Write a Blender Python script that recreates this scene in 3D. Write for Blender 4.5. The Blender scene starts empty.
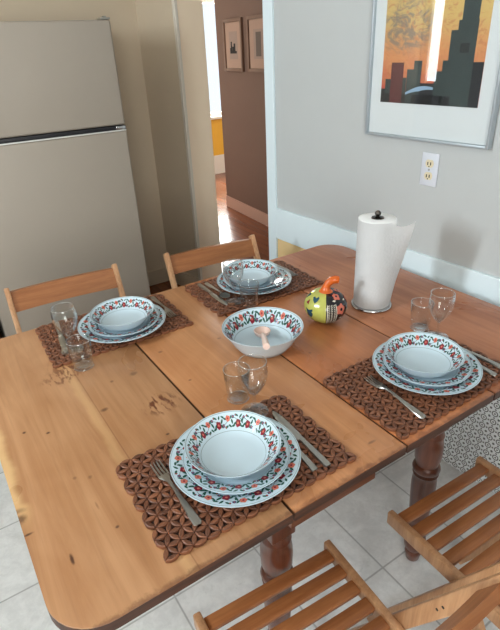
import bpy, bmesh, math, random
from mathutils import Vector, Matrix
random.seed(7)
PI = math.pi
S = bpy.context.scene
COL = S.collection
T = 0.79                                    # table top height above the floor

# ------------------------------------------------------------------ materials
def s2l(c):
    return tuple(((v/255)/12.92 if v/255 <= .04045 else ((v/255+.055)/1.055)**2.4) for v in c)

class NT:
    def __init__(self, name):
        self.m = bpy.data.materials.new(name); self.m.use_nodes = True
        self.t = self.m.node_tree; self.t.nodes.clear()
        self.out = self.n('ShaderNodeOutputMaterial')
    def n(self, kind, **kw):
        nd = self.t.nodes.new(kind)
        for k, v in kw.items(): setattr(nd, k, v)
        return nd
    def l(self, a, b): self.t.links.new(a, b)
    def setv(self, sock, v):
        if hasattr(v, 'is_output') or isinstance(v, bpy.types.NodeSocket): self.l(v, sock)
        else:
            if sock.type == 'RGBA' and len(v) == 3: v = (*v, 1)
            sock.default_value = v
    def math(self, op, a, b=None, c=None, clamp=False):
        nd = self.n('ShaderNodeMath', operation=op); nd.use_clamp = clamp
        for i, v in enumerate((a, b, c)):
            if v is not None: self.setv(nd.inputs[i], v)
        return nd.outputs[0]
    def mix(self, f, a, b):
        nd = self.n('ShaderNodeMix', data_type='RGBA')
        self.setv(nd.inputs[0], f); self.setv(nd.inputs[6], a); self.setv(nd.inputs[7], b)
        return nd.outputs[2]
    def co(self, scale=(1, 1, 1), loc=(0, 0, 0)):
        tc = self.n('ShaderNodeTexCoord'); mp = self.n('ShaderNodeMapping')
        mp.inputs['Scale'].default_value = scale; mp.inputs['Location'].default_value = loc
        self.l(tc.outputs['Object'], mp.inputs['Vector']); return mp.outputs[0]
    def xyz(self, v):
        nd = self.n('ShaderNodeSeparateXYZ'); self.l(v, nd.inputs[0]); return nd.outputs
    def noise(self, vec, scale=5, detail=4, rough=.5, dist=0):
        nd = self.n('ShaderNodeTexNoise'); self.l(vec, nd.inputs['Vector'])
        nd.inputs['Scale'].default_value = scale; nd.inputs['Detail'].default_value = detail
        nd.inputs['Roughness'].default_value = rough; nd.inputs['Distortion'].default_value = dist
        return nd.outputs['Fac']
    def ss(self, v, lo, hi, a=0.0, b=1.0):
        nd = self.n('ShaderNodeMapRange', interpolation_type='SMOOTHSTEP')
        self.setv(nd.inputs[0], v)
        for i, q in enumerate((lo, hi, a, b)): nd.inputs[i+1].default_value = q
        return nd.outputs[0]
    def bump(self, h, strength=.2, dist=.002):
        nd = self.n('ShaderNodeBump'); nd.inputs['Strength'].default_value = strength
        nd.inputs['Distance'].default_value = dist; self.l(h, nd.inputs['Height']); return nd.outputs[0]
    def pbsdf(self, col, rough=.5, metal=0, normal=None, coat=0, coat_rough=.1, spec=.5):
        b = self.n('ShaderNodeBsdfPrincipled')
        self.setv(b.inputs['Base Color'], col); self.setv(b.inputs['Roughness'], rough)
        b.inputs['Metallic'].default_value = metal; b.inputs['Coat Weight'].default_value = coat
        b.inputs['Coat Roughness'].default_value = coat_rough; b.inputs['Specular IOR Level'].default_value = spec
        if normal is not None: self.l(normal, b.inputs['Normal'])
        self.l(b.outputs[0], self.out.inputs[0]); return self.m

def plain(name, rgb, rough=.5, metal=0, var=.04, scale=12, spec=.5, coat=0, bump=0):
    """a plain surface with a slight procedural variation in tone"""
    k = NT(name); c = s2l(rgb); v = k.co()
    f = k.noise(v, scale, 3)
    col = k.mix(f, tuple(x*(1-var) for x in c), tuple(min(1, x*(1+var)) for x in c))
    nm = k.bump(k.noise(v, scale*12, 2), bump, .001) if bump else None
    return k.pbsdf(col, rough, metal, nm, coat, .1, spec)

def wood(name, dark, light, axis='y', rough=.4, scale=1.0, coat=0):
    k = NT(name); s = {'x': (1.5, 22, 22), 'y': (22, 1.5, 22), 'z': (22, 22, 1.5)}[axis]
    v = k.co(tuple(q*scale for q in s)); g = k.noise(v, 2.2, 6, .62, .6)
    f2 = k.noise(k.co(tuple(q*scale*4 for q in s)), 3, 3)
    f = k.math('ADD', k.math('MULTIPLY', g, .75), k.math('MULTIPLY', f2, .25))
    col = k.mix(k.ss(f, .3, .7), s2l(dark), s2l(light))
    return k.pbsdf(col, rough, 0, k.bump(f2, .06, .0006), coat, .2)

def tabletop_wood(name, dark, light, knots=(), stripes=(), edge_sap=False, seed=0, wear=()):
    k = NT(name)
    v = k.co(loc=(seed, seed*.7, 0)); tc = k.co()
    x, y, z = k.xyz(tc)
    g = k.noise(k.co((16, 1.1, 16), (seed, seed, 0)), 1.5, 6, .6, 1.2)
    big = k.noise(v, 3.2, 3, .5, .8)
    fine = k.noise(k.co((120, 5, 120)), 1.0, 3)
    f = k.math('ADD', k.math('MULTIPLY', g, .5), k.math('MULTIPLY', big, .5))
    col = k.mix(k.ss(f, .33, .68), s2l(dark), s2l(light))
    col = k.mix(k.math('MULTIPLY', k.ss(fine, .5, .75), .16), col, tuple(q*.6 for q in s2l(dark)))
    wob = k.noise(k.co((4, 7, 4), (seed, 3, 0)), 1.6, 4)
    wobc = k.math('SUBTRACT', wob, .5)
    sap = s2l((226, 184, 130))
    for sx, wdt, amp in stripes:            # pale sapwood along a board joint
        d = k.math('ABSOLUTE', k.math('SUBTRACT', k.math('ADD', x, k.math('MULTIPLY', wobc, amp)), sx))
        col = k.mix(k.ss(d, wdt*.2, wdt, .32, 0), col, sap)
        d2 = k.math('ABSOLUTE', k.math('SUBTRACT', x, sx+.014))
        col = k.mix(k.ss(d2, .0004, .002, .45, 0), col, s2l((120, 70, 36)))
    if edge_sap:
        d = k.math('ADD', k.math('SUBTRACT', x, -.223), k.math('MULTIPLY', wobc, .05))
        m = k.math('MULTIPLY', k.ss(d, .006, .026, .8, 0), k.ss(y, .22, .34))
        col = k.mix(m, col, sap)
    wn = k.noise(k.co((1, 1, 1), (seed, 0, 2)), 34, 4, .65)
    wnc = k.math('SUBTRACT', wn, .5)
    for (kx, ky, rx, ry, a) in knots:       # knots, nicks and stains with a shape of their own
        dx = k.math('DIVIDE', k.math('SUBTRACT', x, kx), rx); dy = k.math('DIVIDE', k.math('SUBTRACT', y, ky), ry)
        d = k.math('SQRT', k.math('ADD', k.math('MULTIPLY', dx, dx), k.math('MULTIPLY', dy, dy)))
        d = k.math('ADD', d, k.math('MULTIPLY', wnc, 1.3))
        col = k.mix(k.ss(d, .25, 1.05, a, 0), col, s2l((74, 38, 20)))
    for (kx, ky, rx, ry, a) in wear:        # streaky worn patches
        dx = k.math('DIVIDE', k.math('SUBTRACT', x, kx), rx); dy = k.math('DIVIDE', k.math('SUBTRACT', y, ky), ry)
        d = k.math('SQRT', k.math('ADD', k.math('MULTIPLY', dx, dx), k.math('MULTIPLY', dy, dy)))
        st = k.noise(k.co((70, 22, 70), (seed, 5, 0)), 1.3, 4, .6)
        m = k.math('MULTIPLY', k.ss(d, .4, 1.1, 1, 0), k.ss(st, .47, .6, 0, a))
        col = k.mix(m, col, s2l((112, 58, 28)))
    # worn dark edge along the front of the board
    e = k.math('ADD', y, k.math('MULTIPLY', wnc, .035))
    col = k.mix(k.ss(e, .001, .012, .6, 0), col, s2l((96, 50, 26)))
    r = k.math('ADD', k.math('MULTIPLY', big, .2), .2)
    return k.pbsdf(col, r, 0, k.bump(g, .05, .001), .25, .22)

def thin_glass(name, tint=(.975, .985, .985), k0=.026, edge=1.0, rough=.015):
    """thin clear glass: mostly passes light straight through, mirrors more at grazing angles"""
    k = NT(name)
    lw = k.n('ShaderNodeLayerWeight'); lw.inputs['Blend'].default_value = .5
    f = k.math('ADD', k.math('MULTIPLY', k.math('POWER', lw.outputs['Facing'], 2.6), edge), k0, clamp=True)
    tr = k.n('ShaderNodeBsdfTransparent'); tr.inputs[0].default_value = (*tint, 1)
    gl = k.n('ShaderNodeBsdfGlossy'); gl.inputs['Roughness'].default_value = rough
    gl.inputs[0].default_value = (.95, .98, 1, 1)
    mx = k.n('ShaderNodeMixShader'); k.l(f, mx.inputs[0]); k.l(tr.outputs[0], mx.inputs[1]); k.l(gl.outputs[0], mx.inputs[2])
    k.l(mx.outputs[0], k.out.inputs[0]); return k.m

def tile_floor():
    k = NT('grey stone tile'); v = k.co(); x, y, z = k.xyz(v)
    n1 = k.noise(v, 7, 8, .65, .8); n2 = k.noise(v, 28, 6, .7, .4)
    f = k.math('ADD', k.math('MULTIPLY', n1, .6), k.math('MULTIPLY', n2, .4))
    col = k.mix(k.ss(f, .36, .66), s2l((212, 213, 212)), s2l((236, 237, 236)))
    col = k.mix(k.ss(k.noise(v, 13, 8, .75, 1.5), .56, .72, 0, .4), col, s2l((188, 188, 185)))
    def line(c, off):
        q = k.math('FRACT', k.math('ADD', k.math('DIVIDE', k.math('SUBTRACT', c, off), .305), 20.5))
        return k.ss(k.math('ABSOLUTE', k.math('SUBTRACT', q, .5)), .004, .014, 1, 0)
    g = k.math('MAXIMUM', line(x, .713), line(y, .195))
    col = k.mix(k.math('MULTIPLY', g, .55), col, s2l((120, 121, 118)))
    h = k.math('SUBTRACT', k.math('MULTIPLY', n2, .3), g)
    return k.pbsdf(col, .42, 0, k.bump(h, .25, .002))

def plank_floor():
    k = NT('dark red wood floor boards'); v = k.co(); x, y, z = k.xyz(v)
    q = k.math('DIVIDE', x, .07); fl = k.math('FLOOR', q); fr = k.math('FRACT', q)
    wn = k.n('ShaderNodeTexWhiteNoise', noise_dimensions='1D'); k.l(fl, wn.inputs['W'])
    g = k.noise(k.co((30, 1.5, 1)), 1.5, 5, .6, .5)
    f = k.math('ADD', k.math('MULTIPLY', wn.outputs['Value'], .5), k.math('MULTIPLY', g, .5))
    col = k.mix(f, s2l((92, 50, 30)), s2l((150, 88, 54)))
    col = k.mix(k.ss(k.math('ABSOLUTE', k.math('SUBTRACT', fr, .5)), .46, .5, 0, .7), col, s2l((48, 26, 16)))
    return k.pbsdf(col, .22, 0)

def pattern_paper():
    """small black floral repeat on white"""
    k = NT('black and white patterned paper'); v = k.co(); x, y, z = k.xyz(v)
    a = k.math('FRACT', k.math('DIVIDE', y, .036)); b = k.math('FRACT', k.math('DIVIDE', z, .036))
    def dist(cx, cy):
        dx = k.math('SUBTRACT', a, cx); dy = k.math('SUBTRACT', b, cy)
        return k.math('SQRT', k.math('ADD', k.math('MULTIPLY', dx, dx), k.math('MULTIPLY', dy, dy)))
    m = k.math('MULTIPLY', k.ss(dist(.5, .5), .20, .25), k.ss(dist(.5, .5), .30, .35, 1, 0))
    m = k.math('MAXIMUM', m, k.ss(dist(.5, .5), .07, .11, 1, 0))
    for cx, cy in ((0, 0), (1, 0), (0, 1), (1, 1)):
        m = k.math('MAXIMUM', m, k.ss(dist(cx, cy), .10, .15, 1, 0))
    for cx, cy in ((.5, 0), (.5, 1), (0, .5), (1, .5)):
        m = k.math('MAXIMUM', m, k.ss(dist(cx, cy), .07, .11, 1, 0))
    col = k.mix(k.math('MULTIPLY', m, .92), s2l((244, 248, 250)), s2l((34, 38, 44)))
    return k.pbsdf(col, .5)

def mat_wood():
    k = NT('brown wood slips'); ge = k.n('ShaderNodeNewGeometry')
    g = k.noise(k.co((1, 1, 1)), 120, 3)
    f = k.math('ADD', k.math('MULTIPLY', ge.outputs['Random Per Island'], .75), k.math('MULTIPLY', g, .25))
    col = k.mix(f, s2l((78, 44, 29)), s2l((142, 88, 59)))
    return k.pbsdf(col, .46)

def paper_towel_mat():
    k = NT('white embossed paper'); v = k.co()
    vo = k.n('ShaderNodeTexVoronoi'); vo.inputs['Scale'].default_value = 140; k.l(v, vo.inputs['Vector'])
    n = k.noise(v, 40, 3)
    h = k.math('ADD', vo.outputs['Distance'], k.math('MULTIPLY', n, .6))
    col = k.mix(n, s2l((246, 246, 246)), s2l((252, 252, 252)))
    return k.pbsdf(col, .9, 0, k.bump(h, .35, .0015), spec=.1)

def painting_sky():
    """streaky painted sunset: yellow above, orange and red toward the skyline"""
    k = NT('painted sunset sky'); v = k.co(); x, y, z = k.xyz(v)
    sw = k.noise(k.co((1, 5, 11)), 2.2, 6, .65, 2.2)
    h = k.math('ADD', z, k.math('MULTIPLY', k.math('SUBTRACT', sw, .5), .13))
    col = k.mix(k.ss(h, .13, .27), s2l((196, 78, 60)), s2l((220, 146, 92)))
    col = k.mix(k.ss(h, .25, .38), col, s2l((218, 182, 110)))
    n2 = k.noise(k.co((1, 9, 16)), 2.0, 5, .7, 3.0)
    col = k.mix(k.ss(n2, .50, .62, 0, .6), col, s2l((196, 120, 76)))
    # grey cloud bank in the upper left part
    dy = k.math('DIVIDE', k.math('SUBTRACT', y, .10), .12); dz = k.math('DIVIDE', k.math('SUBTRACT', z, .34), .08)
    d = k.math('SQRT', k.math('ADD', k.math('MULTIPLY', dy, dy), k.math('MULTIPLY', dz, dz)))
    n3 = k.noise(k.co((1, 9, 14)), 1.2, 5, .7, 3)
    col = k.mix(k.math('MULTIPLY', k.ss(d, .6, 1.2, 1, 0), k.ss(n3, .42, .58, .15, .85)), col, s2l((128, 116, 108)))
    return k.pbsdf(col, .6)

M = dict(
    wall=plain('white wall paint', (190, 193, 193), .75, var=.015, bump=.05),
    alcove=plain('cream wall paint', (206, 189, 165), .75, var=.02),
    trim=plain('pale blue white trim paint', (226, 240, 246), .45, var=.012),
    peach=plain('warm cream casing paint', (255, 232, 204), .55, var=.02),
    casing=plain('white casing paint', (228, 220, 206), .5, var=.02),
    ceiling=plain('ceiling paint', (236, 234, 228), .9, var=.01),
    brown=plain('brown rose wall paint', (118, 92, 80), .7, var=.03),
    brownbase=plain('dusty rose baseboard paint', (196, 158, 142), .5, var=.02),
    yellow=plain('mustard wall paint', (226, 172, 52), .6, var=.03),
    tan=plain('tan wall paint', (236, 205, 150), .6, var=.03),
    tile=tile_floor(), planks=plank_floor(), paper=pattern_paper(),
    fridge=plain('almond enamel', (168, 157, 144), .45, var=.012, bump=.05),
    fridgewhite=plain('pale plastic trim', (232, 232, 226), .4),
    black=plain('black plastic', (30, 30, 34), .45),
    navy=plain('black lacquer', (20, 21, 30), .4),
    chrome=plain('polished metal', (200, 200, 200), .18, 1),
    steel=plain('brushed steel', (176, 174, 168), .3, 1, scale=60),
    backing=plain('dark brown backing sheet', (46, 26, 18), .8),
    gunmetal=plain('dark polished metal', (92, 88, 84), .22, 1),
    silver=plain('silver frame metal', (176, 184, 190), .4, .35),
    board=plain('white mat board', (226, 228, 230), .8, var=.01),
    china=plain('white glazed china', (203, 221, 231), .14, var=.01, spec=.5),
    red=plain('dark red glaze', (134, 30, 48), .2), orange=plain('coral glaze', (208, 112, 92), .2),
    green=plain('green glaze', (34, 86, 74), .2), blue=plain('plum blue glaze', (72, 66, 104), .2),
    line=plain('grey blue glaze line', (140, 160, 165), .2),
    mat=mat_wood(), towel=paper_towel_mat(), sky=painting_sky(),
    leg=wood('dark red turned wood', (80, 42, 28), (114, 62, 40), 'z', .28, 1, .4),
    apron=wood('brown table apron wood', (92, 50, 28), (124, 70, 40), 'x', .4),
    chair=wood('honey beech wood', (140, 84, 46), (170, 110, 66), 'x', .38),
    chairv=wood('honey beech post wood', (170, 122, 84), (202, 156, 116), 'z', .38),
    tableedge=wood('dark worn table edge', (50, 28, 18), (86, 48, 28), 'x', .45),
    glass=thin_glass('clear drinking glass'),
    rim=thin_glass('rounded glass rim', (.95, .97, .98), .34, .9, .12),
    pane=thin_glass('clear window pane', (.98, .99, .99), .03, .3, .005),
    outlet=plain('white plastic plate', (214, 217, 226), .35), ivory=plain('ivory plastic', (226, 214, 184), .35),
    slot=plain('dark slot', (38, 32, 28), .6),
    pumpyel=plain('yellow green glaze', (182, 182, 92), .15, var=.15, scale=40), pumpblk=plain('black glaze', (32, 28, 34), .15),
    pumporange=plain('orange glaze', (208, 96, 34), .18, var=.12, scale=50), teal=plain('dark teal glaze', (34, 70, 84), .15),
    pumpwhite=plain('cream glaze', (222, 214, 196), .2),
    spoonpink=plain('pale pink painted wood', (226, 196, 182), .45),
    tower=plain('painted dark teal towers', (50, 62, 62), .6, var=.25, scale=30), towerred=plain('painted maroon tower', (92, 40, 42), .6, var=.2, scale=30),
    towerdark=plain('painted black riverbank', (28, 28, 34), .6, var=.2, scale=25), river=plain('painted pale blue curve', (150, 178, 204), .6),
    darkframe=plain('brown picture frame', (124, 96, 80), .5), hallprint=plain('grey paper print', (160, 138, 128), .8), greyink=plain('grey ink wash', (104, 92, 86), .8), ink=plain('black ink', (36, 30, 32), .8),
    hallmat=plain('cream mount card', (176, 146, 130), .8),
)
M['top_left'] = tabletop_wood('honey pine with knots', (168, 116, 74), (198, 148, 106), seed=1.3,
    knots=[(.014, .498, .012, .009, .7), (-.117, .494, .006, .005, .9), (-.162, .527, .006, .006, .9), (-.166, .139, .004, .016, .95),
           (-.221, .277, .016, .016, .7), (-.222, .30, .02, .01, .5), (-.217, .235, .012, .004, .9), (-.08, .158, .004, .004, .8), (-.082, .306, .006, .007, .4),
           (-.108, .321, .006, .006, .35), (.10, .33, .005, .004, .8), (-.094, .228, .003, .014, .35), (.07, .60, .006, .006, .5), (.13, .60, .012, .01, .5)],
    stripes=[(-.012, .018, .03)], edge_sap=True, wear=[(.135, .44, .055, .05, 1.0), (.01, .76, .07, .06, .9), (-.03, .70, .06, .05, .8)])
M['top_mid'] = tabletop_wood('honey pine leaf', (176, 116, 72), (206, 148, 102), seed=4.1,
    knots=[(.231, .656, .008, .006, .6), (.235, .484, .006, .005, .7), (.28, .338, .005, .004, .6), (.342, .198, .008, .005, .6), (.40, .62, .009, .007, .5), (.44, .05, .014, .004, .6)])
M['top_mid_b'] = tabletop_wood('reddish pine leaf', (160, 94, 52), (192, 122, 76), seed=7.7,
    knots=[(.47, .216, .004, .01, .5), (.56, .40, .006, .006, .6), (.62, .52, .009, .006, .5), (.58, .62, .006, .01, .4)])
M['top_right'] = tabletop_wood('old red brown pine', (156, 92, 60), (190, 126, 88), seed=9.2,
    knots=[(.86, .42, .007, .005, .4), (1.0, .6, .006, .006, .5), (.92, .90, .008, .006, .6), (.97, .3, .006, .01, .4)])

# ------------------------------------------------------------------ mesh helpers
def obj(name, bm, mats, parent=None, smooth=True, loc=None, angle=35):
    bmesh.ops.recalc_face_normals(bm, faces=bm.faces)
    me = bpy.data.meshes.new(name); bm.to_mesh(me); bm.free()
    for m in (mats if isinstance(mats, (list, tuple)) else [mats]): me.materials.append(m)
    if smooth:
        me.polygons.foreach_set('use_smooth', [True]*len(me.polygons))
        try: me.set_sharp_from_angle(angle=math.radians(angle))
        except Exception: pass
    o = bpy.data.objects.new(name, me); COL.objects.link(o)
    if parent is not None: o.parent = parent
    if loc is not None: o.location = loc
    return o
def thing(name, label, cat, loc=(0, 0, 0), rz=0, group=None):
    o = bpy.data.objects.new(name, None); COL.objects.link(o)
    o.empty_display_size = .05; o.location = loc; o.rotation_euler = (0, 0, rz)
    return tag(o, label, cat, group)
def tag(o, label, cat, group=None):
    o['label'] = label; o['category'] = cat
    if group: o['group'] = group
    return o
def struct(name, bm, m, parent=None, smooth=False):
    o = obj(name, bm, m, parent, smooth); o['kind'] = 'structure'; return o
def dup(o, loc=None, rz=None, label=None):
    r = o.copy(); COL.objects.link(r)
    if loc is not None: r.location = loc
    if rz is not None: r.rotation_euler = (0, 0, rz)
    if label: r['label'] = label
    for ch in list(o.children):
        c = ch.copy(); COL.objects.link(c); c.parent = r
        for g in list(ch.children):
            d = g.copy(); COL.objects.link(d); d.parent = c
    return r
def bx(bm, x0, x1, y0, y1, z0, z1, bevel=0, mi=0, mtx=None, seg=2):
    r = bmesh.ops.create_cube(bm, size=1)
    vs = r['verts']
    for v in vs:
        v.co = Vector((x0+(v.co.x+.5)*(x1-x0), y0+(v.co.y+.5)*(y1-y0), z0+(v.co.z+.5)*(z1-z0)))
    fs = list({f for v in vs for f in v.link_faces})
    if bevel:
        es = list({e for v in vs for e in v.link_edges})
        rr = bmesh.ops.bevel(bm, geom=es, offset=bevel, segments=seg, affect='EDGES', profile=.5)
        vs = list({v for f in rr['faces'] for v in f.verts} | {v for v in vs if v.is_valid}); fs = list({f for v in vs for f in v.link_faces})
    for f in fs: f.material_index = mi
    if mtx is not None:
        for v in vs: v.co = mtx @ v.co
    return vs
def bar(bm, p, q, w, h, up=(0, 0, 1), bevel=.003, mi=0):
    """rectangular bar from p to q, w wide across, h thick along up"""
    p, q, up = Vector(p), Vector(q), Vector(up)
    d = (q-p).normalized(); s = d.cross(up).normalized(); u = s.cross(d)
    mt = Matrix((s, d, u)).transposed().to_4x4(); mt.translation = (p+q)/2
    L = (q-p).length
    return bx(bm, -w/2, w/2, -L/2, L/2, -h/2, h/2, bevel, mi, mt)
def lathe(bm, prof, seg=48, mi=0, center=(0, 0), close=False):
    """revolve profile [(r, z)] about z"""
    rings = []
    for r, z in prof:
        if r < 1e-6: rings.append([bm.verts.new((center[0], center[1], z))])
        else: rings.append([bm.verts.new((center[0]+r*math.cos(2*PI*i/seg), center[1]+r*math.sin(2*PI*i/seg), z)) for i in range(seg)])
    pairs = list(zip(rings, rings[1:])) + ([(rings[-1], rings[0])] if close else [])
    for a, b in pairs:
        for i in range(seg):
            j = (i+1) % seg
            if len(a) == 1 and len(b) == 1: continue
            if len(a) == 1: f = bm.faces.new((a[0], b[i], b[j]))
            elif len(b) == 1: f = bm.faces.new((a[i], a[j], b[0]))
            else: f = bm.faces.new((a[i], a[j], b[j], b[i]))
            f.material_index = mi
def prism(bm, pts, z0, z1, mi=0, mi_side=None):
    lo = [bm.verts.new((x, y, z0)) for x, y in pts]; hi = [bm.verts.new((x, y, z1)) for x, y in pts]
    f = bm.faces.new(hi); f.material_index = mi
    g = bm.faces.new(lo[::-1]); g.material_index = mi
    n = len(pts)
    for i in range(n):
        s = bm.faces.new((lo[i], lo[(i+1) % n], hi[(i+1) % n], hi[i])); s.material_index = mi if mi_side is None else mi_side
    return hi
def tube(bm, pts, r, seg=10, mi=0, cap=True):
    pts = [Vector(p) for p in pts]; n = len(pts)
    rs = r if isinstance(r, (list, tuple)) else [r]*n
    t0 = (pts[1]-pts[0]).normalized(); a = t0.orthogonal().normalized()
    rings = []
    for i, p in enumerate(pts):
        t = (pts[min(i+1, n-1)]-pts[max(i-1, 0)]).normalized()
        a = (a - t*a.dot(t)).normalized(); b = t.cross(a)
        rings.append([bm.verts.new(p+(a*math.cos(2*PI*k/seg)+b*math.sin(2*PI*k/seg))*rs[i]) for k in range(seg)])
    for A, B in zip(rings, rings[1:]):
        for k in range(seg):
            bm.faces.new((A[k], A[(k+1) % seg], B[(k+1) % seg], B[k])).material_index = mi
    if cap:
        bm.faces.new(rings[0][::-1]).material_index = mi; bm.faces.new(rings[-1]).material_index = mi
def quad(bm, pts, mi=0):
    f = bm.faces.new([bm.verts.new(p) for p in pts]); f.material_index = mi; return f
def wallslab(name, a, b, thick, z0, z1, m, holes=()):
    """vertical wall from a to b (xy), thick to its left side; holes = [(s0, s1, z0, z1)] along the wall"""
    bm = bmesh.new(); a, b = Vector(a), Vector(b); L = (b-a).length; d = (b-a)/L; n = Vector((-d.y, d.x))
    mt = Matrix(((d.x, n.x, 0, a.x), (d.y, n.y, 0, a.y), (0, 0, 1, 0), (0, 0, 0, 1)))
    s = 0
    for h in sorted(holes):
        bx(bm, s, h[0], 0, thick, z0, z1, mtx=mt)
        bx(bm, h[0], h[1], 0, thick, z0, h[2], mtx=mt); bx(bm, h[0], h[1], 0, thick, h[3], z1, mtx=mt)
        s = h[1]
    bx(bm, s, L, 0, thick, z0, z1, mtx=mt)
    return struct(name, bm, m), mt

# ------------------------------------------------------------------ room shell
CEIL = 2.65
XL, YN, YF = -1.9, -2.2, 2.80
def xw(y): return 1.204 - .0545*(y-1.442)+.012     # face of the kitchen's right wall

bm = bmesh.new(); bx(bm, XL-.1, 1.6, YN-.1, 1.75, -.05, 0); struct('floor', bm, M['tile'])
bm = bmesh.new(); bx(bm, XL-.1, 1.6, 1.75, 6.0, -.05, 0); bx(bm, 1.6, 6.0, -.1, 6.0, -.05, 0); struct('floor_hall', bm, M['planks'])
bm = bmesh.new(); bx(bm, XL-.1, 6.0, YN-.1, 6.0, CEIL, CEIL+.05); struct('ceiling', bm, M['ceiling'])

W1 = (.44, .78, 1.62, 2.42)       # y0, y1, z0, z1 of the left wall's window beside the table
W2 = (2.585, 2.785, 1.12, 2.30)
wl, ml = wallslab('wall_left', (XL, YN), (XL, YF), .12, 0, CEIL, M['wall'],
                  [(W1[0]-YN, W1[1]-YN, W1[2], W1[3]), (W2[0]-YN, W2[1]-YN, W2[2], W2[3])])
W_FILL = (-1.55, -.35, .95, 2.2)      # x0, x1, z0, z1 of an unseen window added as fill behind the camera
wallslab('wall_near', (1.6, YN), (XL, YN), .12, 0, CEIL, M['wall'], [(1.6-W_FILL[1], 1.6-W_FILL[0], W_FILL[2], W_FILL[3])])
wallslab('wall_far', (XL, YF), (1.19, YF), .12, 0, CEIL, M['alcove'])
# right wall with its painted frame of boards
bm = bmesh.new()
prism(bm, [(xw(YN), YN), (xw(YN)+.14, YN), (xw(1.505)+.14, 1.505), (xw(1.505), 1.505)], 0, CEIL)
struct('wall_right', bm, M['wall'])
def onwall(name, y0, y1, z0, z1, t, m, bevel=.002):
    bm = bmesh.new()
    d = Vector((-.0545, 1)).normalized(); n = Vector((-d.y, d.x))
    L = (y1-y0)/d.y
    mt = Matrix(((d.x, n.x, 0, xw(y0)), (d.y, n.y, 0, y0), (0, 0, 1, 0), (0, 0, 0, 1)))
    bx(bm, 0, L, 0, t, z0, z1, bevel, mtx=mt)
    return struct(name, bm, m)
onwall('trim_1', 1.445, 1.506, 0, CEIL-.01, .012, M['trim'])
onwall('trim_2', YN+.01, 1.4445, T-.10, T+.052, .012, M['trim'])
onwall('trim_3', .95, 1.444, .001, T-.1005, .004, M['tan'])
onwall('trim_4', YN+.01, .949, .001, T-.1005, .005, M['paper'])
# short wall between the fridge alcove and the hall doorway
bm = bmesh.new(); prism(bm, [(1.263, 2.44), (1.43, 2.45), (1.43, YF+.12), (1.18, YF+.12), (1.185, 2.79)], 0, CEIL); struct('wall_stub', bm, M['alcove'])
bm = bmesh.new(); bx(bm, 1.271, 1.431, 2.425, 2.4395, 0, CEIL-.01, .002); struct('trim_5', bm, M['peach'])
bm = bmesh.new(); bx(bm, 1.251, 1.2705, 2.42, 2.452, 0, CEIL-.01, .003); struct('trim_6', bm, M['casing'])
bm = bmesh.new(); bx(bm, .2, 1.168, YF-.014, YF-.0005, 0, .11, .003); struct('baseboard_far', bm, M['alcove'])
bm = bmesh.new(); prism(bm, [(1.261, 2.46), (1.251, 2.46), (1.170, 2.78), (1.183, 2.785)], 0.0, .11); struct('baseboard_stub', bm, M['alcove'])
# hall
wallslab('wall_hall_left', (1.43, YF+.12), (1.43, 5.72), .12, 0, CEIL, M['ceiling'])
bm = bmesh.new(); prism(bm, [(2.212, 0), (2.36, 0), (2.72, 4.245), (2.567, 4.245)], 0, CEIL); struct('wall_hall_right', bm, M['brown'])
bm = bmesh.new(); prism(bm, [(2.198, 0), (2.2115, 0), (2.5665, 4.235), (2.554, 4.24)], 0, .115); struct('baseboard_hall', bm, M['brownbase'])
wallslab('wall_hall_near', (2.36, -.02), (1.4, -.02), .1, 0, CEIL, M['wall'])
wallslab('wall_hall_side', (5.2, 0), (5.2, 5.72), -.12, 0, CEIL, M['ceiling'])
W4 = (2.75, 4.3, T-.05, 2.05)     # far hall window x0, x1, z0, z1
wallslab('wall_hall_far', (5.2, 5.7), (1.4, 5.7), -.12, 0, CEIL, M['ceiling'], [(5.2-W4[1], 5.2-W4[0], W4[2], W4[3])])
bm = bmesh.new(); bx(bm, 2.6, 4.4, 5.69, 5.6995, .245, T-.085, .001); struct('trim_7', bm, M['yellow'])
bm = bmesh.new(); bx(bm, 2.6, 4.4, 5.66, 5.6995, T-.085, T-.052, .004); struct('trim_8', bm, M['casing'])
bm = bmesh.new(); bx(bm, 1.5, 5.1, 5.68, 5.6995, 0, .244, .003); struct('baseboard_hall_far', bm, M['casing'])

def window(n, axis, c, a0, a1, z0, z1, bars=1):
    """sash window filling an opening; axis 'x' = wall plane at x=c, 'y' = wall plane at y=c"""
    bm = bmesh.new(); f = .04
    def B(u0, u1, w0, w1, t0=-.02, t1=.02):
        if axis == 'x': bx(bm, c+t0, c+t1, u0, u1, w0, w1, .002)
        else: bx(bm, u0, u1, c+t0, c+t1, w0, w1, .002)
    B(a0, a0+f, z0, z1); B(a1-f, a1, z0, z1); B(a0+f, a1-f, z0, z0+f); B(a0+f, a1-f, z1-f, z1)
    if bars: B(a0+f, a1-f, (z0+z1)/2-.02, (z0+z1)/2+.02)
    w = struct('window_%d' % n, bm, M['casing'])
    bm = bmesh.new()
    if axis == 'x': bx(bm, c-.003, c+.003, a0+f, a1-f, z0+f, z1-f)
    else: bx(bm, a0+f, a1-f, c-.003, c+.003, z0+f, z1-f)
    p = obj('pane', bm, M['pane'], w, False)
window(1, 'x', XL-.06, W1[0], W1[1], W1[2], W1[3])
window(2, 'x', XL-.06, W2[0], W2[1], W2[2], W2[3], 0)
window(3, 'y', YN-.06, W_FILL[0], W_FILL[1], W_FILL[2], W_FILL[3])  # unseen window, added to hold the back fill lamp
window(4, 'y', 5.76, W4[0], W4[1], W4[2], W4[3], 0)

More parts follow.
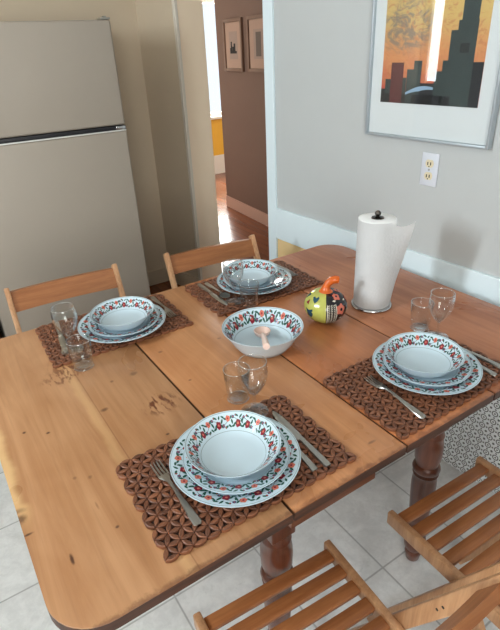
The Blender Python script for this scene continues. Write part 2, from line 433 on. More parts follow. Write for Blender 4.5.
# ------------------------------------------------------------------ fridge
FR = thing('refrigerator', 'almond top-freezer refrigerator standing behind the far chairs', 'refrigerator', (.763, 2.105, 0), math.radians(-1.2))
fw = .81
bm = bmesh.new(); bx(bm, -fw, 0, .055, .64, .03, 1.668, .008); bx(bm, -fw+.03, -.03, .08, .6, 0, .03); obj('body', bm, M['fridge'], FR)
bm = bmesh.new(); bx(bm, -fw, 0, 0, .052, 1.213, 1.672, .012, seg=3); obj('freezer_door', bm, M['fridge'], FR)
bm = bmesh.new(); bx(bm, -fw, 0, 0, .052, .07, 1.186, .010, seg=3); obj('refrigerator_door', bm, M['fridge'], FR)
bm = bmesh.new(); bx(bm, -fw+.004, -.002, -.003, .05, 1.1925, 1.2115, .002); o = obj('handle_strip', bm, M['black'], FR); o['label'] = 'black grip strip between the doors'
bm = bmesh.new(); bx(bm, -fw+.004, -.002, -.004, .045, 1.1862, 1.1922, .001); obj('door_edge_strip', bm, M['fridgewhite'], FR)
bm = bmesh.new(); bx(bm, -.055, -.004, -.007, -.0032, 1.194, 1.21, .002); o = obj('strip_end', bm, M['chrome'], FR); o['label'] = 'shiny metal end piece'
bm = bmesh.new(); bx(bm, -.045, .0, .004, .06, 1.6725, 1.681, .002); bx(bm, -.03, -.014, .012, .03, 1.681, 1.687, .002); o = obj('hinge', bm, M['steel'], FR); o['label'] = 'metal top hinge'

CB = thing('low_cabinet', 'black low cabinet half hidden left of the almond refrigerator', 'cabinet', (-.42, 2.1, 0))
bm = bmesh.new(); bx(bm, -.33, .33, .02, .6, .0, .86, .004); obj('body', bm, M['navy'], CB)
bm = bmesh.new(); bx(bm, -.325, .325, 0, .0195, .06, .84, .004); d = obj('door', bm, M['navy'], CB)
bm = bmesh.new(); tube(bm, [(-.26, -.001, .6), (-.26, -.025, .6), (-.26, -.025, .75), (-.26, -.001, .75)], .006); obj('handle', bm, M['steel'], d)

# ------------------------------------------------------------------ table
xA, xB, xC, xLt, xRt, Wd = .194, .492, .792, -.223, 1.192, 1.0235
TB = thing('dining_table', 'long honey pine extension dining table with turned legs set for four', 'table')
th = .024; g = .0024
def corner(cx, cy, r, a0, a1, n=10):
    return [(cx+r*math.cos(math.radians(a0+(a1-a0)*i/n)), cy+r*math.sin(math.radians(a0+(a1-a0)*i/n))) for i in range(n+1)]
r1 = .085
def top(pts, mat):
    bm = bmesh.new(); hi = prism(bm, pts, T-th, T, 0, 1)
    bm.edges.ensure_lookup_table()
    es = [e for e in bm.edges if all(abs(v.co.z-T) < 1e-6 for v in e.verts)]
    bmesh.ops.bevel(bm, geom=es, offset=.003, segments=2, affect='EDGES', profile=.5)
    obj('tabletop_board', bm, [mat, M['tableedge']], TB)
top(corner(xLt+r1, r1, r1, 180, 270) + [(xA-g, 0), (xA-g, Wd)] + corner(xLt+r1, Wd-r1, r1, 90, 180), M['top_left'])
top([(xA+g, 0), (xB-g, 0), (xB-g, Wd), (xA+g, Wd)], M['top_mid'])
top([(xB+g, 0), (xC-g, 0), (xC-g, Wd), (xB+g, Wd)], M['top_mid_b'])
top([(xC+g, 0)] + corner(xRt-r1, r1, r1, 270, 360) + corner(xRt-r1, Wd-r1, r1, 0, 90) + [(xC+g, Wd)], M['top_right'])
for args in ((.27, .78, .085, .107), (.27, .78, .86, .882)):
    bm = bmesh.new(); bx(bm, args[0], args[1], args[2], args[3], T-.115, T-th-.0005, .002); obj('apron', bm, M['apron'], TB)
for x in (.215, .825):
    bm = bmesh.new(); bx(bm, x, x+.022, .19, .78, T-.115, T-th-.0005, .002); obj('apron', bm, M['apron'], TB)
bm = bmesh.new(); bx(bm, xA+.004, xB-.075, .012, .034, T-th-.035, T-th-.0005, .002); obj('leaf_apron', bm, M['apron'], TB)
bm = bmesh.new(); bx(bm, .0, 1.0, .44, .50, T-th-.05, T-th-.0005, .002); obj('slide_rail', bm, M['apron'], TB)
def leg_bm(lx, ly, br=1):
    bm = bmesh.new()
    bx(bm, lx-.033, lx+.033, ly-.033, ly+.033, T-.235, T-th-.0005, .004)
    # curved bracket wing beside the block
    pts = [(0, 0)]
    prof = [(r, T-d) for r, d in ((.029, .235), (.031, .243), (.036, .252), (.0365, .258), (.034, .265), (.038, .285), (.0395, .31), (.038, .345), (.033, .362), (.032, .368),
            (.039, .375), (.041, .383), (.039, .391), (.033, .396), (.034, .399), (.038, .404), (.034, .41), (.0355, .425), (.037, .45), (.0355, .50), (.032, .56), (.027, .61), (.0245, .626),
            (.030, .633), (.030, .64), (.0235, .648), (.026, .66), (.033, .685), (.035, .705), (.032, .728), (.024, .742), (.027, .75), (.027, .757), (.025, .764), (.021, .787))]
    prof = [(0, T-.230)] + prof + [(.020, .0015), (0, .0015)]
    lathe(bm, prof, 32, 0, (lx, ly))
    return bm
for lx, ly in ((.256, .148), (.822, .168), (.25, .80), (.795, .775)):
    obj('leg', leg_bm(lx, ly), M['leg'], TB, angle=50)
for lx, ly, sg in ((.256, .148, 1), (.822, .168, -1)):
    bm = bmesh.new(); c = [(lx+sg*a_, T-b_) for a_, b_ in ((.0325, .0245), (.0325, .205), (.038, .202), (.045, .19), (.047, .175), (.047, .155), (.052, .143), (.064, .135), (.085, .13), (.085, .0245))]
    a = [bm.verts.new((x, ly-.034, z)) for x, z in c]; b = [bm.verts.new((x, ly-.008, z)) for x, z in c]
    bm.faces.new(a); bm.faces.new(b[::-1])
    for i in range(len(c)): bm.faces.new((a[i], a[(i+1) % len(c)], b[(i+1) % len(c)], b[i]))
    obj('leg_bracket', bm, M['apron'], TB, angle=30)

# ------------------------------------------------------------------ folding chairs
def make_chair():
    t = thing('folding_chair', '', 'chair', group='slatted folding chairs round the table')
    hs, zs = .182, .47
    for s in (-1, 1):
        bm = bmesh.new(); bx(bm, s*hs-.018*(s > 0), s*hs+.018*(s < 0), -.17, .172, zs-.04, zs, .004); obj('seat_rail', bm, M['chairv'], t)
    for i in range(7):
        y1 = .158-.0468*i
        bm = bmesh.new(); bx(bm, -hs+.0185, hs-.0185, y1-.032, y1, zs-.022, zs-.008, .003); obj('seat_slat', bm, M['chair'], t)
    P0, P1 = Vector((0, .174, .006)), Vector((0, -.248, .822))
    d = (P1-P0).normalized()
    for s in (-1, 1):
        bm = bmesh.new(); bar(bm, (s*.192, P0.y, P0.z), (s*.192, P1.y, P1.z), .018, .034, (0, 1, .5), .004); p = obj('post', bm, M['chairv'], t)
        bm = bmesh.new()
        for q in (.745, .770):
            c = P0.lerp(P1, q); lathe_at = Matrix.Translation((s*.183, c.y, c.z)) @ Matrix.Rotation(PI/2, 4, 'Y')
            r = bmesh.ops.create_cone(bm, cap_ends=True, segments=10, radius1=.003, radius2=.003, depth=.0016, matrix=lathe_at)
        o = obj('screw', bm, M['slot'], p)
    # curved backrest rail between the posts
    bm = bmesh.new(); n = 12; c0 = P0.lerp(P1, .945); up = d*.036; rows = []
    for i in range(n+1):
        u = -1+2*i/n; x = u*.183; bow = -.012*(1-u*u)
        rows.append([bm.verts.new((x, c0.y+bow+yy+sg*up.y, c0.z+sg*up.z)) for yy, sg in ((-.008, -1), (.008, -1), (.008, 1), (-.008, 1))])
    for a, b in zip(rows, rows[1:]):
        for k in range(4): bm.faces.new((a[k], a[(k+1) % 4], b[(k+1) % 4], b[k]))
    bm.faces.new(rows[0][::-1]); bm.faces.new(rows[-1])
    obj('back_rail', bm, M['chair'], t)
    for s in (-1, 1):
        bm = bmesh.new(); bar(bm, (s*.150, -.05, zs-.045), (s*.150, -.27, .006), .018, .030, (0, -1, .8), .004); obj('rear_leg', bm, M['chairv'], t)
    bm = bmesh.new(); bar(bm, (-.159, -.045, zs-.052), (.159, -.045, zs-.052), .016, .016, (0, 0, 1), .003); obj('stretcher', bm, M['chair'], t)
    bm = bmesh.new(); bar(bm, (-.1405, -.236, .072), (.1405, -.236, .072), .018, .03, (0, 0, 1), .003); obj('stretcher', bm, M['chair'], t)
    return t
ch = make_chair()
ch.location = (.1930, -.050, 0); ch.rotation_euler = (0, 0, math.radians(-4))
ch['label'] = 'slatted wooden folding chair at the near side, its seat in front of the floral place with the wine glass'
ch['label'] = 'slatted wooden folding chair with empty seat nearest the camera, bottom middle'
dup(ch, (.735, -.095, 0), math.radians(-2), 'slatted wooden folding chair beside the dark turned leg and black patterned wall')
dup(ch, (.128, 1.068, 0), PI+math.radians(-3.9), 'wooden folding chair with its back rail in front of the refrigerator door')
dup(ch, (.708, 1.012, 0), PI+math.radians(-6.2), 'wooden folding chair with its back rail in front of the hall doorway')

# ------------------------------------------------------------------ placemats
def mat_bm():
    bm = bmesh.new(); a = .0263; W, H = .428, .258; rows = int(round(H/(a*.866)))
    pts = {}
    for j in range(rows+1):
        y = -H/2+j*H/rows; off = (j % 2)*a/2
        for i in range(-1, 20):
            x = -W/2+off+i*a*1.0
            if -W/2-1e-4 <= x <= W/2+1e-4: pts[(i, j)] = Vector((x, y))
    def lens(p, q):
        d = (q-p); L = d.length*.46; d.normalize(); n = Vector((-d.y, d.x)); c = (p+q)/2; hw = .0046
        out = []
        for s in (1, -1):
            for u in ((-1, -.5, 0, .5) if s > 0 else (1, .5, 0, -.5)):
                out.append(c+d*u*L+n*s*hw*(1-u*u)**.72)
        lo = [bm.verts.new((*v, 0)) for v in out]; mid = [bm.verts.new((*v, .0062)) for v in out]
        k = [bm.verts.new((*(c+(v-c)*.7), .0076)) for v in out]
        m = len(out)
        bm.faces.new(k); bm.faces.new(lo[::-1])
        for i in range(m):
            j = (i+1) % m
            bm.faces.new((lo[i], lo[j], mid[j], mid[i])); bm.faces.new((mid[i], mid[j], k[j], k[i]))
    for (i, j), p in pts.items():
        e = j % 2
        for q in ((i+1, j), (i+e, j+1), (i-1+e, j+1)):
            if q in pts: lens(p, pts[q])
        for q, r in (((i+1, j), (i+e, j+1)), ((i+e, j+1), (i-1+e, j+1))):     # dark sheet under the slips darkens the openings
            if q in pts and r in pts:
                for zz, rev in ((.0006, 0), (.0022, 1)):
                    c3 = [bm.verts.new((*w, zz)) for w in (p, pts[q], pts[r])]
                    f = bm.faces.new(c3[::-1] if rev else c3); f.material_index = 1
    return bm
MC = [(.176, .166, -1.0), (.705, .149, .5), (.180, .877, -2), (.684, .858, -1.5)]
ml_ = ['brown wooden openwork placemat at the near place between seat and table middle', 'brown wooden openwork placemat at the near right place beside the wall end',
       'brown wooden openwork placemat at the far left place before the refrigerator', 'brown wooden openwork placemat at the far right place near the pumpkin']
m0 = obj('placemat', mat_bm(), [M['mat'], M['backing']]); m0.location = (MC[0][0], MC[0][1], T+.0004); m0.rotation_euler = (0, 0, math.radians(MC[0][2]))
tag(m0, ml_[0], 'placemat', 'wooden placemats on the table')
for k in (1, 2, 3): dup(m0, (MC[k][0], MC[k][1], T+.0004), math.radians(MC[k][2]), ml_[k])

# ------------------------------------------------------------------ china
def zof(prof, r):
    for (r0, z0), (r1_, z1) in zip(prof, prof[1:]):
        if min(r0, r1_) <= r <= max(r0, r1_): return z0+(z1-z0)*(r-r0)/(r1_-r0) if r1_ != r0 else z1
    return prof[-1][1]
CH = ['china', 'red', 'orange', 'green', 'blue', 'line']
def floral(bm, prof, ra, rb, seed, scale=1.0):
    """painted band of flowers, vine and leaves on the rim between radii ra and rb"""
    rnd = random.Random(seed); rm = (ra+rb)/2; half = (rb-ra)/2; lift = .0005
    def P(th, r): r = max(min(r, rb), ra); return bm.verts.new((r*math.cos(th), r*math.sin(th), zof(prof, r)+lift))
    def poly(th, r, pts, mi):
        f = bm.faces.new([P(th+x/r, r+y) for x, y in pts]); f.material_index = mi
    def flower(th, r, R, mi, mc):
        poly(th, r, [(R*(1+.10*math.cos(5*a))*math.cos(a), R*(1+.10*math.cos(5*a))*math.sin(a)) for a in [2*PI*i/20 for i in range(20)]], mi)
        nonlocal lift; lift += .0003
        poly(th, r, [(R*.34*math.cos(2*PI*i/8), R*.34*math.sin(2*PI*i/8)) for i in range(8)], mc); lift -= .0003
    def leaf(th, r, L, w, ang, mi):
        c, s = math.cos(ang), math.sin(ang)
        pts = [(-L, 0), (-L*.4, w), (L*.3, w*.9), (L, 0), (L*.3, -w*.9), (-L*.4, -w)]
        poly(th, r, [(x*c-y*s, x*s+y*c) for x, y in pts], mi)
    N = max(6, int(round(2*PI*rm/(.0255*scale)))); st = 2*PI/N
    for i in range(N):
        th = i*st
        up = 1 if i % 2 else -1
        R = (.0066 if i % 2 == 0 else .0056)*scale
        flower(th, rm+up*half*.28, R, 1 if i % 2 == 0 else 2, 2 if i % 2 == 0 else 1)
        flower(th+st*.5, rm-up*half*.45, .0030*scale, 4, 2)
        flower(th+st*.27, rm-up*half*.66, .0022*scale, 1 if i % 3 else 4, 2)
        for (dt, dr, a) in ((.30, .30, .7), (-.30, .45, 2.3), (.16, -.62, -.6), (-.2, -.55, -2.4), (.48, .55, .2), (-.42, -.1, 1.4), (.62, .05, 2.0)):
            leaf(th+dt*st, rm+up*dr*half, rnd.uniform(.0042, .0056)*scale, .0019*scale, up*a+rnd.uniform(-.3, .3), 3)
        # vine
        m = 8; top_ = []; bot = []
        for q in range(m+1):
            u = q/m; w = math.sin(2*PI*(i+u)/2)*half*.35
            top_.append((th+u*st, rm+w+.0004)); bot.append((th+u*st, rm+w-.0004))
        for q in range(m):
            f = bm.faces.new([P(*bot[q]), P(*bot[q+1]), P(*top_[q+1]), P(*top_[q])]); f.material_index = 3
def ring(bm, prof, r, w, mi=5, seg=64, lift=.0004):
    a = [bm.verts.new((r*math.cos(2*PI*i/seg), r*math.sin(2*PI*i/seg), zof(prof, r)+lift)) for i in range(seg)]
    b = [bm.verts.new(((r+w)*math.cos(2*PI*i/seg), (r+w)*math.sin(2*PI*i/seg), zof(prof, r+w)+lift)) for i in range(seg)]
    for i in range(seg):
        j = (i+1) % seg; f = bm.faces.new((a[i], a[j], b[j], b[i])); f.material_index = mi
def plate_bm(R, seed):
    k = R/.13; up = [(0, .0065), (.078*k, .0065), (.086*k, .009), (.094*k, .0145), (.112*k, .0195), (.1285*k, .0235)]
    bm = bmesh.new()
    prof = up+[(.13*k, .0238), (.1302*k, .0225), (.126*k, .0195), (.094*k, .0095), (.084*k, .003), (.072*k, .003), (.071*k, 0), (.068*k, 0), (.066*k, .0025), (0, .0025)]
    lathe(bm, prof, 72)
    floral(bm, up, .090*k, .1268*k, seed, 1.22*k**.5); ring(bm, up, .0885*k, .0008); ring(bm, up, .1272*k, .001)
    return bm
def bowl_bm(R, H, well, seed, scale=1.0, band=.33):
    up = [(0, .0065), (well*.8, .0068), (well, .0085), (well+(R-well)*.25, H*.33), (well+(R-well)*.6, H*.68), (R*.985, H*.985)]
    bm = bmesh.new()
    prof = up+[(R, H), (R*1.003, H*.985), (well+(R-well)*.68, H*.66), (well+(R-well)*.36, H*.30), (well*1.05, .004), (well*.86, .002), (well*.84, 0), (well*.78, 0), (well*.76, .002), (0, .002)]
    lathe(bm, prof, 72)
    ra = well+(R-well)*band
    floral(bm, up, ra, R*.97, seed, scale); ring(bm, up, ra-.002, .001); ring(bm, up, R*.972, .001)
    return bm
cm = [M[k] for k in CH]
D = tag(obj('dinner_plate', plate_bm(.130, 3), cm, angle=50), '', 'plate', 'large floral plates, bottom of each stack')
Sd = tag(obj('salad_plate', plate_bm(.106, 5), cm, angle=50), '', 'plate', 'smaller floral plates, middle of each stack')
Bw = tag(obj('soup_bowl', bowl_bm(.0945, .042, .058, 8, .85, .22), cm, angle=50), '', 'bowl', 'floral soup bowls on top of the plates')
PC = [(.170, .158), (.725, .150), (.196, .843), (.682, .853)]
OFF = [(0, 0), (-.003, .003), (.006, -.004), (-.008, .005)]
where = ['the place nearest the camera', 'the place by the patterned wall', 'the place before the refrigerator', 'the place before the doorway']
for k, (x, y) in enumerate(PC):
    z = T+.0086; rz = k*1.1
    for src, dz, dx, dy, txt in ((D, 0, 0, 0, 'largest floral-rimmed plate, bottom of the stack at '), (Sd, .0072, .002, -.002, 'floral-rimmed plate in the middle of the stack at '), (Bw, .0147, -.001, .004, 'floral-banded soup bowl on top of the stack at ')):
        o = src if k == 0 else dup(src)
        f = min(1, dz*70); o.location = (x+dx+OFF[k][0]*f, y+dy+OFF[k][1]*f, z+dz); o.rotation_euler = (0, 0, rz+dz*60); o['label'] = txt+where[k]
SB = tag(obj('serving_bowl', bowl_bm(.112, .066, .068, 12, 1.2, .30), cm, (None), angle=50), 'large white serving bowl with floral inner band in the middle of the table', 'bowl')
SB.location = (.479, .507, T+.0004)
# little scoop spoon leaning over the bowl's near rim
bm = bmesh.new()
lathe(bm, [(0, .0), (.012, .002), (.021, .010), (.0245, .020), (.0225, .0205), (.018, .011), (.010, .005), (0, .004)], 28)
pth = [(0, -.019, .017), (0, -.035, .0255), (0, -.075, .042), (0, -.12, .0585), (0, -.16, .0715), (0, -.185, .079)]
tube(bm, pth, [.0058, .0062, .0068, .008, .009, .009], 14)
tube(bm, [(0, -.1845, .0788), (0, -.1858, .0793)], [.0035, .0035], 10)
o = obj('scoop', bm, M['spoonpink']); o.location = (.500, .541, T+.0076); o.rotation_euler = (0, 0, math.radians(-30.9))
tag(o, 'small pale pink wooden scoop leaning on the rim of the serving bowl', 'spoon')

# ------------------------------------------------------------------ cutlery (built along +y, handle end at y = 0)
def strip(bm, st, thick=.0022):
    """flat bar: stations (y, halfwidth, z) joined into one solid"""
    rows = [[bm.verts.new((-w, y, z)), bm.verts.new((w, y, z)), bm.verts.new((w*.8, y, z+thick)), bm.verts.new((-w*.8, y, z+thick))] for y, w, z in st]
    for a, b in zip(rows, rows[1:]):
        for k in range(4): bm.faces.new((a[k], a[(k+1) % 4], b[(k+1) % 4], b[k]))
    bm.faces.new(rows[0][::-1]); bm.faces.new(rows[-1])
def fork_bm():
    bm = bmesh.new()
    strip(bm, [(0, .005, .0), (.004, .0085, 0), (.03, .0078, .001), (.07, .0045, .004), (.10, .0034, .007), (.118, .004, .0075), (.128, .0085, .006), (.136, .0115, .004), (.142, .012, .003)])
    for x in (-.0098, -.0033, .0033, .0098):
        vs0 = len(bm.verts); strip(bm, [(.141, .0022, .003), (.155, .0019, .0008), (.17, .0016, .001), (.184, .001, .003)], .002)
        bm.verts.ensure_lookup_table()
        for v in bm.verts[vs0:]: v.co.x += x
    return bm
def knife_bm():
    bm = bmesh.new()
    strip(bm, [(0, .005, 0), (.003, .0078, 0), (.05, .0072, .0004), (.085, .0056, .0006), (.092, .0068, .0006)], .0042)
    vs0 = len(bm.verts); strip(bm, [(.0915, .0068, .0006), (.11, .0092, .0008), (.15, .0095, .0008), (.18, .0085, .0008), (.196, .0055, .0008), (.203, .001, .0008)], .0016)
    bm.verts.ensure_lookup_table()
    return bm
def spoon_bm():
    bm = bmesh.new()
    strip(bm, [(0, .005, .0), (.003, .008, 0), (.03, .0072, .0008), (.07, .0042, .003), (.105, .0032, .0055), (.118, .004, .0055)])
    n = 16; prev = None
    rings = []
    for r in (1.0, .7, .35):
        rings.append([bm.verts.new((.0165*r*math.cos(2*PI*i/n), .137+.0225*r*math.sin(2*PI*i/n), .0008+.005*r*r)) for i in range(n)])
    low = [[bm.verts.new((v.co.x, v.co.y, v.co.z-.001)) for v in rg] for rg in rings]
    for rs in (rings, low):
        for a, b in zip(rs, rs[1:]):
            for i in range(n): bm.faces.new((a[i], a[(i+1) % n], b[(i+1) % n], b[i]))
        bm.faces.new(rs[-1])
    for i in range(n): bm.faces.new((rings[0][i], rings[0][(i+1) % n], low[0][(i+1) % n], low[0][i]))
    return bm
ZM = T+.0086
def lay(src, p, q, label):
    """lay a copy with its handle end at p, pointing to q"""
    a = math.atan2(q[1]-p[1], q[0]-p[0])-PI/2
    o = dup(src, (p[0], p[1], ZM), a, label) if src['label'] else src
    o.location = (p[0], p[1], ZM); o.rotation_euler = (0, 0, a); o['label'] = label; return o
fk = tag(obj('fork', fork_bm(), M['steel'], angle=50), '', 'fork', 'steel forks on the placemats')
kn = tag(obj('table_knife', knife_bm(), M['steel'], angle=50), '', 'knife', 'steel knives on the placemats')
sp = tag(obj('teaspoon', spoon_bm(), M['steel'], angle=50), '', 'spoon', 'steel teaspoons beside the knives')
lay(fk, (.039, .070), (.037, .252), 'steel fork lying left of the floral plates nearest the camera')
lay(fk, (.580, .030), (.588, .203), 'steel fork left of the floral plates by the patterned wall')
lay(fk, (.352, .985), (.346, .79), 'steel fork mostly hidden behind the plates before the refrigerator')
lay(fk, (.842, 1.0), (.836, .82), 'steel fork mostly hidden behind the plates before the doorway')
lay(kn, (.314, .043), (.324, .236), 'steel knife right of the floral plates nearest the camera')
lay(kn, (.886, .040), (.880, .20), 'steel knife right of the plates by the patterned wall')
lay(kn, (.036, 1.0), (.012, .80), 'steel knife under the glasses before the refrigerator')
lay(kn, (.527, .975), (.523, .785), 'steel knife left of the plates before the doorway')
lay(sp, (.286, .050), (.300, .20), 'steel teaspoon tucked under the rim of the plate nearest the camera')
lay(sp, (.845, .034), (.855, .20), 'steel teaspoon tucked under the plate by the patterned wall')
lay(sp, (.553, .97), (.549, .82), 'steel teaspoon beside the knife before the doorway')

# ------------------------------------------------------------------ glasses
def make_wine():
    t = thing('wine_glass', '', 'glass', group='stemmed wine glasses')
    bm = bmesh.new(); lathe(bm, [(0, .0455), (.005, .0462), (.013, .055), (.0225, .069), (.0295, .084), (.0335, .100), (.0337, .112), (.0325, .125), (.0312, .1335), (.0308, .1345), (.0303, .1335), (.0314, .125), (.0324, .112), (.0321, .100), (.0281, .0845), (.0212, .0705), (.012, .0575), (.004, .0498), (0, .0492)], 40)
    tube(bm, [(.0308*math.cos(2*PI*i/40), .0308*math.sin(2*PI*i/40), .1345) for i in range(41)], .0009, 8, 1, False)
    obj('bowl', bm, [M['glass'], M['rim']], t, angle=60)
    bm = bmesh.new(); lathe(bm, [(.005, .0462), (.0040, .042), (.0034, .035), (.0036, .018), (.006, .0086)], 20); obj('stem', bm, M['glass'], t, angle=60)
    bm = bmesh.new(); lathe(bm, [(0, .0085), (.006, .0082), (.014, .0045), (.030, .0022), (.0315, .0012), (.0305, 0), (0, 0)], 40); obj('foot', bm, M['glass'], t, angle=60)
    return t
def tumbler_bm():
    bm = bmesh.new(); lathe(bm, [(0, 0), (.025, 0), (.0262, .0015), (.0285, .04), (.0318, .083), (.0312, .084), (.0303, .083), (.0278, .042), (.0252, .011), (.023, .0085), (0, .008)], 40)
    tube(bm, [(.0311*math.cos(2*PI*i/40), .0311*math.sin(2*PI*i/40), .0838) for i in range(41)], .0009, 8, 1, False)
    tube(bm, [(.0258*math.cos(2*PI*i/40), .0258*math.sin(2*PI*i/40), .0022) for i in range(41)], .0010, 8, 1, False)
    return bm
wg = make_wine()
for k, (x, y, z, lb) in enumerate(((.293, .273, 1, 'clear stemmed wine glass behind the plates nearest the camera'), (.884, .242, 1, 'clear stemmed wine glass beside the tumbler near the right wall'),
                                (.030, .806, 1, 'clear stemmed wine glass behind the tumbler before the refrigerator'), (.560, .785, 1, 'clear stemmed wine glass left of the plates before the doorway'))):
    o = wg if k == 0 else dup(wg)
    o.location = (x, y, T+.0086); o['label'] = lb
tg = tag(obj('tumbler', tumbler_bm(), [M['glass'], M['rim']], angle=60), '', 'glass', 'clear tumblers')
for k, (x, y, lb) in enumerate(((.294, .346, 'clear straight tumbler left of the wine glass, below the serving bowl'), (.896, .311, 'clear straight tumbler between paper towels and right-hand plates'),
                               (.033, .714, 'clear straight tumbler on bare wood before the far left plates'), (.582, .730, 'clear straight tumbler behind the serving bowl'))):
    o = tg if k == 0 else dup(tg)
    o.location = (x, y, T+.0004); o['label'] = lb

# ------------------------------------------------------------------ painted pumpkin
PK = thing('ceramic_pumpkin', 'small painted ceramic pumpkin with an orange stem and carved face', 'ornament', (.714, .516, T))
R0, H0, ZC = .0635, .0525, .052
TILT = Matrix.Rotation(math.radians(8), 3, 'Y')
def psurf(az, el, lift=0):
    rib = 1+.028*abs(math.cos(4*az)) - .02
    r = math.cos(el)*R0*rib+lift*math.cos(el); z = math.sin(el)*H0-.006*max(0, (math.sin(el)-.75)/.25)**2*1.0+lift*math.sin(el)
    return Vector((r*math.cos(az), r*math.sin(az), z+ZC))
# azimuths: the camera is toward -132 deg; face half faces camera-left, dark half camera-right
CAMAZ = math.radians(-131.8); SEAM = CAMAZ+math.radians(2)
bm = bmesh.new(); na, ne = 64, 32; vs = []
for j in range(ne+1):
    el = -PI/2+PI*j/ne
    if j in (0, ne): vs.append([bm.verts.new(psurf(0, el))])
    else: vs.append([bm.verts.new(psurf(SEAM+2*PI*i/na, el)) for i in range(na)])
for j in range(ne):
    for i in range(na):
        k = (i+1) % na; a, b = vs[j], vs[j+1]
        if len(a) == 1: f = bm.faces.new((a[0], b[k], b[i]))
        elif len(b) == 1: f = bm.faces.new((a[i], a[k], b[0]))
        else: f = bm.faces.new((a[i], a[k], b[k], b[i]))
        f.material_index = 1 if i < na//2 else 0
def deco(az, el, pts, mi, lift=.0008):
    rings = [[bm.verts.new(psurf(az+x*q/(R0*math.cos(el)), el+y*q/H0, lift)) for x, y in pts] for q in (1, .66, .33)]
    c = bm.verts.new(psurf(az, el, lift)); n = len(pts)
    for a, b in zip(rings, rings[1:]):
        for i in range(n): bm.faces.new((a[i], a[(i+1) % n], b[(i+1) % n], b[i])).material_index = mi
    for i in range(n): bm.faces.new((rings[2][i], rings[2][(i+1) % n], c)).material_index = mi
def circ(R, n=16, k=0, a5=0): return [(R*(1+a5*math.cos(k*2*PI*i/n))*math.cos(2*PI*i/n), R*(1+a5*math.cos(k*2*PI*i/n))*math.sin(2*PI*i/n)) for i in range(n)]
A = CAMAZ; r_ = math.radians
sc_ = lambda pts, k: [(x*k, y*k) for x, y in pts]
deco(A+r_(-38), r_(42), sc_([(-.010, .003), (-.006, .007), (.0, .003), (.006, .009), (.010, .004), (.007, -.004), (.003, -.010), (-.004, -.004)], 1.15), 2)
deco(A+r_(-86), r_(38), sc_([(-.008, .006), (.0, .008), (.008, .006), (.0, -.009)], 1.2), 2)
deco(A+r_(-62), r_(26), sc_([(-.007, -.004), (.006, -.005), (.003, .008)], 1.25), 3)
deco(A+r_(-48), r_(-4), sc_([(-.012, .007), (.0, .006), (.010, .010), (.011, -.004), (.005, -.012), (-.006, -.008)], 1.35), 2)
for e0, e1 in ((-52, 30),):                                    # cream checked band along the seam
    n = 14
    for q in range(n):
        ea, eb = r_(e0+(e1-e0)*q/n), r_(e0+(e1-e0)*(q+.42)/n)
        for w0, w1 in ((.10, .19), (.24, .33), (.38, .46)):
            f = bm.faces.new([bm.verts.new(psurf(SEAM+w, e, .0008)) for w, e in ((w0, ea), (w1, ea+.05), (w1, eb+.05), (w0, eb))]); f.material_index = 4
    for w in (.05, .50):
        for q in range(n):
            ea, eb = r_(e0+(e1-e0)*q/n), r_(e0+(e1-e0)*(q+1)/n)
            f = bm.faces.new([bm.verts.new(psurf(SEAM+ww, e, .0007)) for ww, e in ((w, ea), (w+.035, ea), (w+.035, eb), (w, eb))]); f.material_index = 4
for az, el, R in ((46, 10, .0155), (48, 52, .011), (96, 24, .013), (70, -30, .012), (130, 0, .014), (110, 58, .010), (160, 30, .013)):
    deco(A+r_(az), r_(el), circ(R, 30, 5, .14), 5); deco(A+r_(az), r_(el), circ(R*.30, 10), 1, .0014)
for az, el in ((72, 32), (30, 40), (80, -4), (48, -22), (116, 24), (148, -24)):
    deco(A+r_(az), r_(el), [(-.006, 0), (0, .003), (.006, 0), (0, -.003)], 4)
obj('body', bm, [M['pumpyel'], M['pumpblk'], M['teal'], M['red'], M['pumpwhite'], M['orange']], PK, angle=60)
bm = bmesh.new()
tube(bm, [(0, 0, .098), (0, 0, .103), (.001, -.001, .112), (.004, -.003, .122), (.012, -.008, .131), (.022, -.015, .1345), (.030, -.020, .133)], [.021, .0155, .0115, .0108, .0115, .0125, .0105], 16)
for v in bm.verts: pass
o = obj('stem', bm, M['pumporange'], PK, angle=60); o['label'] = 'curved orange stem'

# ------------------------------------------------------------------ paper towels
tx, ty = .896, .504
HD = thing('paper_towel_holder', 'metal paper towel stand with round base and ball finial', 'stand', (tx, ty, T))
bm = bmesh.new(); lathe(bm, [(0, 0), (.061, 0), (.0645, .003), (.0645, .006), (.062, .009), (.0, .009)], 56); obj('base', bm, M['chrome'], HD, angle=50)
bm = bmesh.new(); lathe(bm, [(.006, .0085), (.006, .288)], 16); obj('rod', bm, M['steel'], HD)
bm = bmesh.new(); lathe(bm, [(.0, .2865), (.0165, .2868), (.0172, .2885), (.010, .290), (.0045, .291), (.005, .2925), (.0085, .2955), (.0095, .2995), (.0085, .3035), (.0045, .307), (0, .308)], 28)
o = obj('finial', bm, M['gunmetal'], HD, angle=50)
RL = thing('paper_towel_roll', 'white paper towel roll with a loose end on the metal stand', 'paper towel', (tx, ty, T+.0094))
bm = bmesh.new(); RR = .0555; HH = .276
lathe(bm, [(.019, 0), (RR-.002, 0), (RR, .002), (RR, HH-.002), (RR-.002, HH), (.019, HH)], 64, close=True)
obj('roll', bm, M['towel'], RL, angle=50)
bm = bmesh.new(); lathe(bm, [(.0187, .002), (.0187, HH-.001), (.0172, HH-.001), (.0172, .002)], 32, close=True); obj('cardboard_core', bm, M['hallprint'], RL, angle=40)
